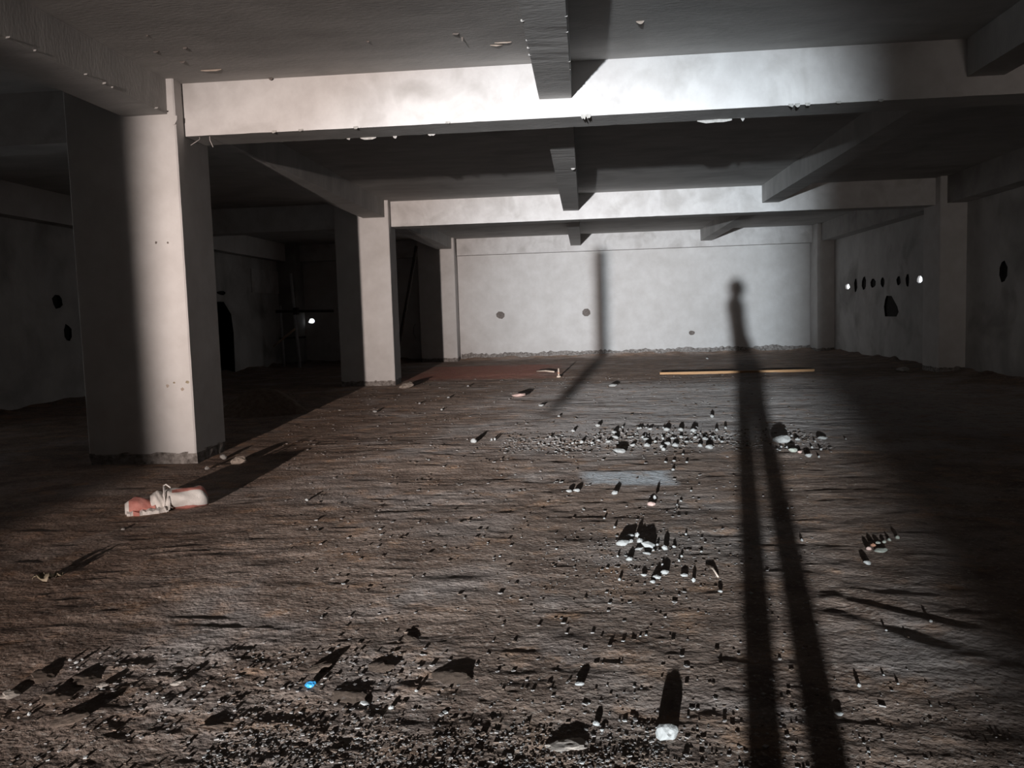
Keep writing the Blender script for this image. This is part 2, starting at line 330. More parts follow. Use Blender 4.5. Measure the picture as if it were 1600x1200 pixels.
segr = [(YB0, ROWS[0]), (ROWS[0] + COL_D, ROWS[1]), (ROWS[1] + COL_D, ROWS[2])]
nm = ('from the camera to the nearest cross beam', 'between the nearest and the second cross beam', 'between the second cross beam and the back wall')
cb = [beam('narrow grey beam down the middle of the ceiling ' + nm[k], -.42, -.082, a, b, ZS, M['soffit']) for k, (a, b) in enumerate(segc)]
for k, (a, b) in enumerate(segc): beam('narrow grey beam right of the middle ' + nm[k], 3.79, 4.15, a, b, ZS, M['soffit'])
nl = ('running back to the head of the nearest column', 'between the heads of the nearest and second column', 'between the heads of the second and third column')
rb = [beam('deep grey beam ' + nl[k], -4.78, -4.29, a, b, ZS, M['soffit']) for k, (a, b) in enumerate(segr)]
for k, (a, b) in enumerate(((BY[0] + BT, BY[1]), (BY[1] + BT, BY[2]))):
    beam('dim beam along the top of the left wall ' + nm[k + 1], X_LW, -9.88, a, b, ZB - .02, M['plaster'])
for k, (a, b) in enumerate(((BY[0] + BT, BY[1] - .25), (BY[1] + BT + .12, BY[2] - .29))):
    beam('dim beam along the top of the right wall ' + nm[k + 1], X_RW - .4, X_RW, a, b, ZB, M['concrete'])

# plaster burrs hanging from beam arrises (parts of their beams)
def burr(parent, p, wx, hz, wy=.012, m=None, seed=0, tilt=0):
    q = random.Random(seed + int(abs(p[0]) * 1000)); n = 5; vs = []
    for i in range(n):
        t = i / (n - 1); x = (t - .5) * wx; hh = hz * (.85 if 0 < i < n - 1 else .35) * q.uniform(.6, 1.15)
        z = x * tilt
        vs += [(p[0] + x, p[1], p[2] + z + .012), (p[0] + x, p[1] - wy * .2, p[2] + z - hh), (p[0] + x, p[1] + wy, p[2] + z + .012)]
    fs = []
    for i in range(n - 1):
        for k in range(3): fs.append((3 * i + k, 3 * i + (k + 1) % 3, 3 * i + 3 + (k + 1) % 3, 3 * i + 3 + k))
    fs += [(2, 1, 0), (3 * n - 3, 3 * n - 2, 3 * n - 1)]
    return link_mesh('plaster_burr', vs, fs, m or M['stone'], parent)
YR = BY[0] + BT - .012
for (xa, xb, py, hpx) in ((563, 588, 214, 4), (542, 547, 218, 3), (614, 620, 211, 4), (669, 680, 211.5, 3), (1091, 1142, 190.5, 5), (1158, 1163, 187, 5)):
    p = at_y((xa + xb) / 2, py, YR); s = YR / F_PX
    burr(b1, (p.x, YR, ZB - .001), (xb - xa) * s, hpx * s, seed=xa)
for (px, hh) in ((428, 3), (470, 2), (556, 3), (700, 2), (912, 7), (920, 5), (1236, 4), (1246, 5), (1262, 4), (1376, 3), (1310, 2)):
    p = at_y(px, 200, BY[0]); burr(b1, (p.x, BY[0] - .004, ZB + .004), .05, hh * .0067, seed=px)
# chipped arrises of the middle and left beams and of the ceiling
q = random.Random(31)
for k in range(16):
    yy = 4.6 + q.random() * 3.4; burr(cb[0], (-.415 if k % 2 else -.088, yy, ZS + .002), q.uniform(.012, .03), q.uniform(.004, .010), .02, M['soffit'] if k % 3 else M['stone'], k)
burr(cb[0], (-.27, 4.62, ZS), .24, .03, .02, M['stone'], 77)
for k in range(6):
    yy = 5.6 + q.random() * 2.8; burr(rb[0], (-4.29 + .004, yy, ZS + .002), q.uniform(.02, .05), q.uniform(.002, .006), .02, M['soffit'], k)
burr(cb[1], (-.13, 13.0, ZS), .06, .03, .02, M['stone'], 5)
for (px, py, wpx, hpx) in ((712, 52, 10, 4), (722, 58, 3, 10), (786, 66, 26, 3), (776, 70, 20, 3), (1000, 33, 12, 5), (330, 109, 34, 3), (244, 80, 9, 3), (230, 55, 5, 3), (289, 74, 7, 4), (285, 96, 10, 3), (425, 123, 7, 4), (575, 64, 5, 3)):
    r = ray(px, py); t = (Z_C - CAM_H) / r[2]; p = Vector((r[0] * t, min(r[1] * t, BY[0] - .03), Z_C)); s = p.y / F_PX
    burr(ceil_o, (p.x, p.y, Z_C), wpx * s, hpx * s, .03, M['paleclod'] if wpx > 11 else M['mortar'], px)

# ------------------------------------------------------------------ columns
def column(label, x0, x1, y, blobs=(), m=None):
    m = m or M['plaster']; root = empty('column', ((x0 + x1) / 2, y + COL_D / 2, 0)); q = random.Random(label)
    bv, n = .014, 40; vs, fs = [], []; tw = .05 if x1 == X_CR else 0      # back edge pulled in so the right face turns from the lamp and stays dark
    ring = [(x0 + bv, y), (x1 - bv, y), (x1, y + bv), (x1 - tw, y + COL_D - bv), (x1 - bv - tw, y + COL_D), (x0 + bv, y + COL_D), (x0, y + COL_D - bv), (x0, y + bv)]
    for i in range(n + 1):
        z = .11 + (Z_C - .11) * i / n
        for k, (a, b) in enumerate(ring):
            e = q.uniform(-.0012, .0012); vs.append((a - root.location.x + e, b - root.location.y + q.uniform(-.001, .001), z))
    for i in range(n):
        for k in range(8): fs.append((8 * i + k, 8 * i + (k + 1) % 8, 8 * i + 8 + (k + 1) % 8, 8 * i + 8 + k))
    fs += [tuple(range(7, -1, -1)), tuple(range(8 * n, 8 * n + 8))]
    link_mesh('shaft', vs, fs, m, root)
    vs, fs = [], []
    per = []
    for a, b, cnt in ((0, 1, 14), (2, 3, 9), (4, 5, 14), (6, 7, 9)):
        A, B = ring[a], ring[b]
        per += [(A[0] + (B[0] - A[0]) * i / cnt, A[1] + (B[1] - A[1]) * i / cnt) for i in range(cnt)]
    P = len(per)
    for j, z in enumerate((-.12, .03, .09, .12)):
        for (a, b) in per:
            sc = 1.0 + q.uniform(-.008, .016); vs.append(((a - root.location.x) * sc, (b - root.location.y) * sc, z + (q.uniform(-.02, .02) if j == 3 else 0)))
    for j in range(3):
        for k in range(P): fs.append((j * P + k, j * P + (k + 1) % P, (j + 1) * P + (k + 1) % P, (j + 1) * P + k))
    fs.append(tuple(range(3 * P, 4 * P)))
    link_mesh('rough_footing', vs, fs, M['rawbase'], root)
    for (bx, bz, s, mm) in blobs:
        n2 = 9; pv = [(bx - root.location.x, -COL_D / 2 - .008, bz)] + [(bx - root.location.x + s * q.uniform(.6, 1.2) * math.cos(2 * math.pi * k / n2), -COL_D / 2 + .004, bz + s * q.uniform(.6, 1.2) * math.sin(2 * math.pi * k / n2)) for k in range(n2)]
        link_mesh('dried_blob', pv, [(0, 1 + k, 1 + (k + 1) % n2) for k in range(n2)], mm, root)
    return tag(root, label, 'column')
bl = []
for (px, py, s, mm) in ((244, 379, .022, 'mortar'), (262, 379, .018, 'mortar'), (293, 597, .035, 'leaf'), (262, 603, .03, 'paleclod'), (285, 608, .03, 'paleclod'), (272, 598, .02, 'leaf')):
    p = at_y(px, py, ROWS[0]); bl.append((p.x, p.z, s, M[mm]))
c1 = column('nearest white column, the largest, behind the striped sack', X_CL, X_CR, ROWS[0], bl)
column('second white column of the left row, half way down the room', X_CL, X_CR, ROWS[1])
column('third column of the left row, against the back wall', X_CL, X_CR, ROWS[2] - .28 + .0, [])
column('wide grey pilaster on the right wall just right of the brightest hole', X_RC, X_RW + .02, ROWS[1])
column('corner pilaster at the right end of the lit back wall', X_RC, X_RW + .02, ROWS[2] - .28)
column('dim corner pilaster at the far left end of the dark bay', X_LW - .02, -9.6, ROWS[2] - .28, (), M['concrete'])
# broken plaster flake at the head of the nearest column
burr(c1, (-.02 + .60, -COL_D / 2 - .002, 3.66), .10, .10, .03, M['plaster'], 3)

# rough unplastered strip along the foot of the back wall
def footing(name, x0, x1, y):
    q = random.Random(5); n = int((x1 - x0) / .07); rows = 5; vs, fs = [], []
    for i in range(n + 1):
        top = .20 + q.uniform(-.03, .035) + .02 * math.sin(i * .31)
        for j in range(rows):
            vs.append((x0 + (x1 - x0) * i / n, y - .05 * (1 - j / (rows - 1)) - q.uniform(0, .05) * (j < rows - 1), -.1 + (top + .1) * j / (rows - 1)))
    for i in range(n):
        for j in range(rows - 1): fs.append((i * rows + j, i * rows + rows + j, i * rows + rows + j + 1, i * rows + j + 1))
    struct(link_mesh(name, vs, fs, M['rawbase']))
footing('baseboard_back', X_CR, X_RC, Y_BW - .004)

# ------------------------------------------------------------------ the trodden soil floor
def axis(segs):
    out = []
    for a, b, st in segs:
        n = max(1, int(round((b - a) / st))); out += [a + (b - a) * i / n for i in range(n)]
    return out + [segs[-1][1]]
xs = np.array(axis([(X_LW - .2, -5.5, .12), (-5.5, -2.6, .032), (-2.6, 2.2, .014), (2.2, 6.2, .035), (6.2, X_RW + .2, .08)]))
ys = axis([(Y_FW - .2, 0, .5), (0, 2.3, .06)]); ys = ys[:-1]; y = 2.3
while y < Y_BW + .04: ys.append(y); y += max(.010, .0037 * y)
ys = np.array(ys + [Y_BW + .05])
GX, GY = np.meshgrid(xs, ys); GZ = height(GX, GY)
nx, ny = len(xs), len(ys)
me = bpy.data.meshes.new('floor'); me.vertices.add(nx * ny)
me.vertices.foreach_set('co', np.stack([GX, GY, GZ], -1).astype(np.float32).ravel())
idx = np.arange(nx * ny).reshape(ny, nx)
quads = np.stack([idx[:-1, :-1], idx[:-1, 1:], idx[1:, 1:], idx[1:, :-1]], -1).reshape(-1, 4)
me.loops.add(quads.size); me.loops.foreach_set('vertex_index', quads.astype(np.int32).ravel())
me.polygons.add(len(quads)); me.polygons.foreach_set('loop_start', np.arange(0, quads.size, 4, dtype=np.int32))
me.polygons.foreach_set('use_smooth', np.ones(len(quads), dtype=bool))
me.update(calc_edges=True); me.validate(); me.materials.append(M['soil'])
floor = bpy.data.objects.new('floor', me); COL.objects.link(floor); struct(floor)
def gz(x, y): return float(height(np.array([x]), np.array([y]))[0])
def on_floor(px, py):
    z = 0
    for _ in range(4):
        p = at_floor(px, py, z); z = gz(p.x, p.y)
    return Vector((p.x, p.y, z))

# ------------------------------------------------------------------ stones
def stone_mesh(seed, sub=1, rough=.22, name='stone'):
    bm = bmesh.new(); bmesh.ops.create_icosphere(bm, subdivisions=sub, radius=1.0); q = random.Random(seed)
    dirs = [(Vector((q.gauss(0, 1), q.gauss(0, 1), q.gauss(0, 1))).normalized(), q.uniform(.55, .95)) for _ in range(7)]
    for v in bm.verts:
        n = v.co.normalized(); r = 1.0
        for d, c in dirs:                                     # cut facets
            k = n.dot(d)
            if k > .2: r = min(r, c / k)
        v.co = n * max(.5, r) * (1 + q.uniform(-rough, rough) * .35)
    me = bpy.data.meshes.new(name); bm.to_mesh(me); bm.free(); return me
PROTO = {}
def proto(mname, k):
    if (mname, k) not in PROTO:
        lumpy = mname in ('clod', 'paleclod')
        me = stone_mesh(100 + k, 3 if lumpy else (2 if k < 4 else 1), .05 if lumpy else .22); me.materials.append(M[mname])
        if lumpy:
            for v in me.vertices:
                c = v.co; f = 1 + .35 * float(vn(np.array([c.x * 2.1 + 9 * k]), np.array([c.y * 2.1 + c.z * 1.7]), 5)[0]) + .3 * float(vn(np.array([c.x * 5 + c.z * 3]), np.array([c.y * 5 - c.z * 4 + k]), 6)[0])
                v.co = c * f
            me.polygons.foreach_set('use_smooth', [False] * len(me.polygons)); PROTO[(mname, k)] = me; return me
        me.polygons.foreach_set('use_smooth', [False] * len(me.polygons)); PROTO[(mname, k)] = me
    return PROTO[(mname, k)]
def stone(px, py, wpx, hpx, label, group=None, m='stone', cat='stone', name='stone', k=None, deep=.16):
    """px, py: centre in the photograph; wpx, hpx: its size there"""
    p = on_floor(px, py + hpx * .45); d = math.hypot(p.x, p.y); s = d / F_PX
    o = bpy.data.objects.new(name, proto(m, k if k is not None else rnd.randrange(8)))
    COL.objects.link(o); w_, h_ = wpx * s / 2 * 1.15, hpx * s / 2 * 1.15
    dep = min(w_, max(h_ * 1.3, w_ * .75))
    if cat == 'clod': h_ *= .5
    o.scale = (w_, dep, h_); o.rotation_euler = (rnd.uniform(-.15, .15), rnd.uniform(-.2, .2), rnd.uniform(-.35, .35))
    o.location = (p.x, p.y + dep * .6, gz(p.x, p.y + dep * .6) + h_ * (1 - 2 * deep))
    return tag(o, label, cat, group)
# singled-out stones
S = stone
def pitted_rock():
    o = S(1043, 1147, 33, 23, 'large white rock with a dark pit in its face, lying nearest the camera', k=0)
    me = o.data.copy(); o.data = me; bm = bmesh.new(); bm.from_mesh(me)
    bmesh.ops.subdivide_edges(bm, edges=bm.edges[:], cuts=1, use_grid_fill=True)
    for v in bm.verts:
        n = v.co.normalized(); v.co *= 1 + .10 * math.sin(5 * n.x + 2) * math.sin(4 * n.z + 1)
        d = (n - Vector((.22, -.93, .28)).normalized()).length
        if d < .33: v.co *= 1 - .42 * (1 - d / .33)
    bm.to_mesh(me); bm.free(); me.polygons.foreach_set('use_smooth', [False] * len(me.polygons))
pitted_rock()
for args in (
    (932, 1131, 11, 9, 'small white stone left of the large pitted rock'),
    (941, 1141, 7, 4, 'flat pale chip touching the small white stone near the bottom'),
    (906, 1069, 15, 7, 'pale flat stone up and left of the large pitted rock'),
    (1313, 1116, 12, 6, 'pale flat stone just right of the long leg shadows, low in the picture'),
    (1343, 1072, 8, 6, 'small pale stone right of the leg shadows, above the flat one'),
    (1223.5, 688, 25, 12, 'largest white stone right of the leg shadows, long and rounded'),
    (1246.6, 687, 9, 5, 'white block just right of the long rounded stone'),
    (1265, 711.5, 10, 7, 'bright white cube-like stone below the long rounded stone'),
    (1286.5, 684.5, 13, 4.5, 'flat pale stone, farthest right of the cluster beside the shadows'),
    (1012.6, 851.6, 27, 11, 'largest angular white chunk in the rubble pile mid floor'),
    (985.5, 837.6, 12, 8, 'rounded white stone at the top left of the rubble pile'),
    (996, 836.7, 9, 9, 'jagged white stone topping the rubble pile'),
    (1000, 845.5, 12, 8, 'tilted white stone in the middle of the rubble pile'),
    (984, 846, 11, 5, 'low grey-white stone under the rounded top left one of the pile'),
    (973, 849, 19, 8, 'wide white stone at the left end of the rubble pile'),
    (1038.4, 856, 11, 9, 'round white stone at the right end of the rubble pile'),
    (998, 858, 15, 4.5, 'flat pale slab along the front of the rubble pile'),
    (1011, 865, 13, 5, 'oblong white stone just in front of the rubble pile'),
    (983, 873.5, 11, 7, 'white stone in front and left of the rubble pile'),
    (1039, 894.5, 12, 6, 'upper white stone of the small group in front of the rubble pile'),
    (1026, 902, 15, 7, 'largest white stone of the small group in front of the rubble pile'),
    (1006.5, 898.4, 10, 5, 'left white stone of the small group in front of the rubble pile'),
    (1020, 909.5, 8, 5, 'lowest white stone of the small group in front of the rubble pile'),
    (1084, 907, 8, 8, 'white stone standing alone right of the small group'),
    (1069, 899, 14, 5, 'dull flat stone between the small group and the lone white stone'),
    (1126, 924, 7, 5, 'lone pale stone at the left edge of the leg shadow'),
    (960, 770, 11, 7, 'white stone at the lower edge of the smooth grey patch'),
    (901, 766.5, 10, 5, 'pale flat stone left of the smooth grey patch'),
    (889, 767.5, 9, 4, 'second pale flat stone left of the smooth grey patch, farther out'),
    (740, 689, 9, 7, 'lone white stone left of the gravel band'),
    (934, 665, 10, 5, 'lone pale stone above the left half of the gravel band'),
    (1113, 651, 7, 6, 'small bright stone above the right end of the gravel band'),
    (968, 705, 20, 7, 'widest white stone along the lower edge of the gravel band'),
    (1356, 880, 10, 6, 'pale stone below the brick rubble at the right'),
    (348, 714, 10, 9, 'round pale stone at the foot of the nearest column, right side'),
    (322, 732, 8, 6, 'small pale stone at the front right corner of the nearest column'),
    (570, 1100, 15, 6, 'pale flat chip low left of centre, right of the blue scrap'),
    (610, 1106, 10, 6, 'second pale chip right of the blue scrap, farther right'),
    (650, 1080, 7, 4, 'third pale chip right of the blue scrap, up the floor'),
    (846, 633, 9, 4, 'small white stone beside the pinkish rubble in front of the back wall'),
    (958, 602, 12, 4, 'pale stone on the lit floor left of the timber batten'),
    (479, 781, 5, 5, 'tiny white stone between the sack and the middle of the floor'),
    (1412, 578, 18, 7, 'pale rubble lump at the foot of the right wall'),
    (895, 673, 7, 5, 'small stone at the upper left corner of the gravel band')):
    S(*args)
S(1240, 703, 14, 8, 'greenish rounded stone below the long white one', m='greenstone')
S(1250, 706, 7, 5, 'small pink stone beside the greenish one', m='pinkstone')
S(1018, 788, 12, 6, 'orange-pink stone below the smooth grey patch', m='pinkstone')
S(1023, 781, 6, 7, 'grey-white shard standing on the orange-pink stone', m='stone', deep=-.4)
S(810, 618, 26, 7, 'pinkish lump of rubble on the floor in front of the back wall', m='pinkstone')
S(1365, 852, 10, 6, 'brick-red fragment in the row of rubble at the right', m='brick', cat='brick fragment', name='brick_fragment')
S(1358.5, 857.5, 7, 5, 'pale pink fragment at the left tip of the row of rubble at the right', m='pinkstone')
for k, (a, b, c, d) in enumerate(((1373, 848.5, 7, 5), (1382, 846.5, 6, 5), (1390, 843.5, 6, 5), (1403, 840, 6, 6), (1378, 861, 18, 3.5))):
    S(a, b, c, d, ('first', 'second', 'third', 'last and highest', 'long flat')[k] + ' dull stone after the brick-red one in the slanting rubble row', 'rubble row stones', 'greenstone')
S(632, 603, 22, 8, 'pale heap of plaster rubble at the foot of the second column', m='paleclod', cat='rubble', name='rubble_lump')
S(368, 720, 22, 12, 'pale crumbled lump right of the nearest column foot', m='paleclod', cat='rubble', name='rubble_lump')
# gravel band across the middle
band = [(960, 676, 8, 5), (962, 683, 10, 6), (989, 695, 9, 5), (1011, 696, 12, 7), (1034, 698, 9, 6), (1055, 695, 11, 7), (1043, 693, 9, 5), (1094, 696, 8, 6), (1109, 699, 11, 7), (1042, 671, 9, 5), (1064, 671, 8, 7), (1084, 673, 9, 6), (1088, 668, 5, 4), (1016, 670, 7, 4), (997, 669, 5, 4), (1001, 669, 5, 4), (1004, 683, 6, 5), (1010, 686, 10, 5), (1102, 686, 11, 5), (1114, 683, 7, 5), (1086, 683, 6, 5), (1064, 683, 6, 4), (1051, 685, 9, 4), (1036, 685, 5, 5), (950, 690, 9, 5), (909, 691, 8, 6), (895, 692, 5, 4), (1037, 702, 6, 5), (1120, 672, 7, 5), (1134, 669, 6, 5), (1128, 690, 6, 4), (1024, 690, 6, 4), (1073, 690, 6, 4), (935, 688, 6, 4), (925, 692, 7, 4)]
def band_label(a, b, small):
    side = 'left tail of' if a < 930 else ('middle of' if a < 1030 else 'right end of')
    row = 'upper edge' if b < 679 else ('lower edge' if b > 691 else 'heart')
    return ('tiny' if small else 'bright') + ' gravel stone along the %s of the %s the gravel band' % (row, side)
for a in band: S(*a, band_label(a[0], a[1], False), 'gravel band stones')
q = random.Random(11)
for k in range(75):
    a = q.uniform(835, 1140); b = 684 + q.gauss(0, 8) + (4 if a < 950 else 0)
    if a < 930: b = 691 + q.gauss(0, 3.5)
    S(a, b, q.uniform(2.5, 5), q.uniform(2, 3.5), band_label(a, b, True), 'gravel band stones', 'stone' if q.random() < .6 else 'greystone', k=q.randrange(4, 8))
# loose pale pebbles elsewhere
peb = [(1067, 710, 4, 3), (1053, 720, 6, 3), (1040, 722, 6, 3), (1052, 734, 6, 4), (1073, 722, 5, 3), (1064, 783, 5, 3), (1058, 789, 4, 3), (1080, 767, 4, 3), (944, 810, 4, 3), (1027, 851, 5, 4), (1053, 854, 7, 4), (1021, 860, 5, 4), (965, 869, 4, 4), (1065, 869, 5, 4), (1061, 876, 4, 4), (1035, 882, 4, 4), (1072, 835, 4, 4), (960, 824, 5, 4), (968, 906, 6, 5), (1096, 862, 5, 3), (1227, 670, 5, 3), (1197, 670, 4, 4), (1322, 686, 4, 3), (1215, 702, 4, 3), (1230, 699, 5, 4), (1221, 698, 4, 4), (1269, 699, 4, 4), (1274, 690, 4, 4), (1283, 702, 4, 4), (1280, 714, 4, 4), (1167, 693, 5, 4), (1237, 681, 4, 4), (108, 1032, 6, 4), (118, 1036, 8, 4), (127, 1031, 5, 4), (120, 1043, 4, 3), (44, 1117, 6, 6), (28, 1122, 4, 4), (47, 1101, 4, 4), (768, 687, 4, 5), (773, 686, 4, 5), (1231, 794, 4, 4), (1253, 844, 5, 5), (1385, 985, 4, 3), (1381, 1055, 4, 3), (1404, 1069, 5, 3), (1455, 971, 5, 4), (585, 643, 8, 4), (191, 827, 6, 3), (655, 630, 4, 3), (690, 640, 4, 3), (873, 650, 5, 3), (700, 621, 5, 3), (731, 603, 4, 3), (1105, 560, 5, 3)]
def peb_where(a, b):
    if a < 250: return 'at the lower left among the clods' if b > 900 else 'below the striped sack'
    if b < 660: return 'far up the floor towards the back wall' if a < 1000 else 'at the foot of the lit back wall'
    if a < 800: return 'beside the lone white stone left of the gravel band'
    if 1180 < a < 1340 and b < 720: return 'around the long white stone right of the leg shadows'
    if a > 1200: return 'in the dim strip right of the leg shadows'
    if b < 740: return 'just below the gravel band'
    if b < 830: return 'between the smooth grey patch and the rubble pile'
    return 'around the rubble pile'
for a in peb: S(*a, 'loose pale pebble ' + peb_where(a[0], a[1]), 'scattered pale pebbles', k=4 + int(a[0]) % 4)
# clods of soil
for (a, b, c, d, lab, mm) in (
    (78, 1088, 42, 20, 'pale-topped soil clod at the lower left, above the pointed slab', 'clod'), (98, 1122, 52, 20, 'pointed slab of dry soil at the lower left', 'clod'),
    (12, 1083, 26, 16, 'light clod cut by the left edge of the picture', 'paleclod'), (60, 1058, 40, 12, 'low dark clod above the pale-topped one at the lower left', 'clod'),
    (130, 1062, 46, 14, 'broad low clod right of the pale-topped one at the lower left', 'clod'), (158, 1068, 16, 12, 'small light clod right of the broad low one at the lower left', 'paleclod'),
    (495, 1040, 40, 20, 'rounded clod just above the blue plastic scrap', 'clod'), (590, 1043, 44, 12, 'flat light clod right of the rounded one above the blue scrap', 'clod'),
    (545, 1090, 60, 14, 'long low clod below and right of the blue scrap', 'clod'), (275, 1064, 18, 14, 'light clod in the lower left between the slab and the blue scrap', 'paleclod'),
    (335, 1130, 44, 14, 'reddish brown clod at the bottom, left of the gravel', 'clod'), (640, 998, 26, 8, 'small clod in the middle left, up the floor from the blue scrap', 'clod'),
    (885, 1160, 60, 22, 'light crumbled clod at the bottom, left of the pitted rock', 'paleclod'), (700, 1062, 60, 12, 'low crumbly clod at the bottom centre', 'clod')):
    S(a, b, c, d, lab, m=mm, cat='clod', name='soil_clod', k=int(a) % 4, deep=.47)

# fine gravel nobody could count: one object
def gravel():
    q = np.random.RandomState(3); V, Fs, mi = [], [], []
    bm = bmesh.new(); bmesh.ops.create_icosphere(bm, subdivisions=1, radius=1.0); ico = np.array([v.co[:] for v in bm.verts])[:12]; bm.free()
    bm = bmesh.new(); bmesh.ops.create_icosphere(bm, subdivisions=1, radius=1.0)
    bm2 = bmesh.new(); bmesh.ops.create_cube(bm2, size=1.4); cv = np.array([v.co[:] for v in bm2.verts]); cf = [[v.index for v in f.verts] for f in bm2.faces]; bm.free(); bm2.free()
    pts = []
    while len(pts) < 7500:
        u = q.rand()
        if u < .40:      # dense patch along the bottom of the view
            x, y = q.uniform(-1.35, .25), 2.55 + abs(q.normal(0, .2))
            if vn(np.array([x * 2.1]), np.array([y * 3.1]), 78)[0] < q.uniform(-.45, .05): continue
            s = .0022 + .0034 * q.rand() ** 2 + (.005 if q.rand() < .04 else 0)
        elif u < .55:    # gravelly foreground
            x, y = q.uniform(-1.9, 1.5), 2.45 + abs(q.normal(0, .42))
            if vn(np.array([x * 1.6]), np.array([y * 2.1]), 77)[0] < q.uniform(-.25, .15): continue
            s = .0025 + .0035 * q.rand() ** 2 + (.005 if q.rand() < .03 else 0)
        elif u < .61:    # lower left
            x, y = q.uniform(-2.3, -.8), q.uniform(2.5, 3.6); s = .004 + .005 * q.rand() ** 2
        elif u < .67:    # around the rubble pile
            x, y = q.normal(.35, .35), q.normal(5.0, .5); s = .003 + .005 * q.rand() ** 3
        elif u < .80:    # gravel band
            x, y = q.uniform(-1.0, 2.6), q.normal(9.6, .45); s = .007 + .010 * q.rand() ** 2
        else:
            y = 2.6 + 17 * q.rand() ** 1.7; x = q.uniform(-.42, .30) * y * .9; s = (.003 + .004 * q.rand() ** 2) * (1 + y * .12)
        pts.append((x, y, s))
    pts = np.array(pts); z = height(pts[:, 0], pts[:, 1])
    for i, (x, y, s) in enumerate(pts):
        jit = cv * (1 + .45 * (q.rand(8, 1) - .5)) + .25 * (q.rand(8, 3) - .5)
        a = q.uniform(0, 6.28); ca, sa = math.cos(a), math.sin(a); sx, sy, sz = s * (1 + .5 * q.rand()), s, s * (.55 + .35 * q.rand())
        P = jit * (sx, sy, sz); P = np.stack([P[:, 0] * ca - P[:, 1] * sa + x, P[:, 0] * sa + P[:, 1] * ca + y, P[:, 2] + z[i] - sz * .12], -1)
        n = 8 * i; V.append(P); Fs += [[n + k for k in f] for f in cf]
        r = q.rand(); k = 0 if r < .06 else (1 if r < .55 else 2); mi += [k] * len(cf)
    o = link_mesh('fine_gravel', np.concatenate(V).tolist(), Fs, [M['stone'], M['greystone'], M['clod']], None, False, mi)
    tag(o, 'fine grit and gravel strewn over the brown soil floor', 'gravel', kind='stuff')
gravel()

# ------------------------------------------------------------------ soil heap behind the nearest column
def heap(cx, cy, rx, ry, h, label):
    n, m_ = 28, 12; vs, fs = [], []
    for j in range(m_ + 1):
        r = j / m_
        for i in range(n):
            a = 2 * math.pi * i / n; x, y = rx * r * math.cos(a), ry * r * math.sin(a)
            z = h * math.cos(r * math.pi / 2) ** 1.2 + .10 * float(vn(np.array([(x + cx) * 4]), np.array([(y + cy) * 4]), 3)[0]) * (1 - r) - .04 * r
            vs.append((x, y, z))
    for j in range(m_):
        for i in range(n): fs.append((j * n + i, j * n + (i + 1) % n, (j + 1) * n + (i + 1) % n, (j + 1) * n + i))
    o = link_mesh('soil_heap', vs, fs, M['clod'], None, True); o.location = (cx, cy, 0); tag(o, label, 'heap')
heap(-5.35, 13.3, .85, .7, .42, 'dark soil heap in the shade behind the nearest column')

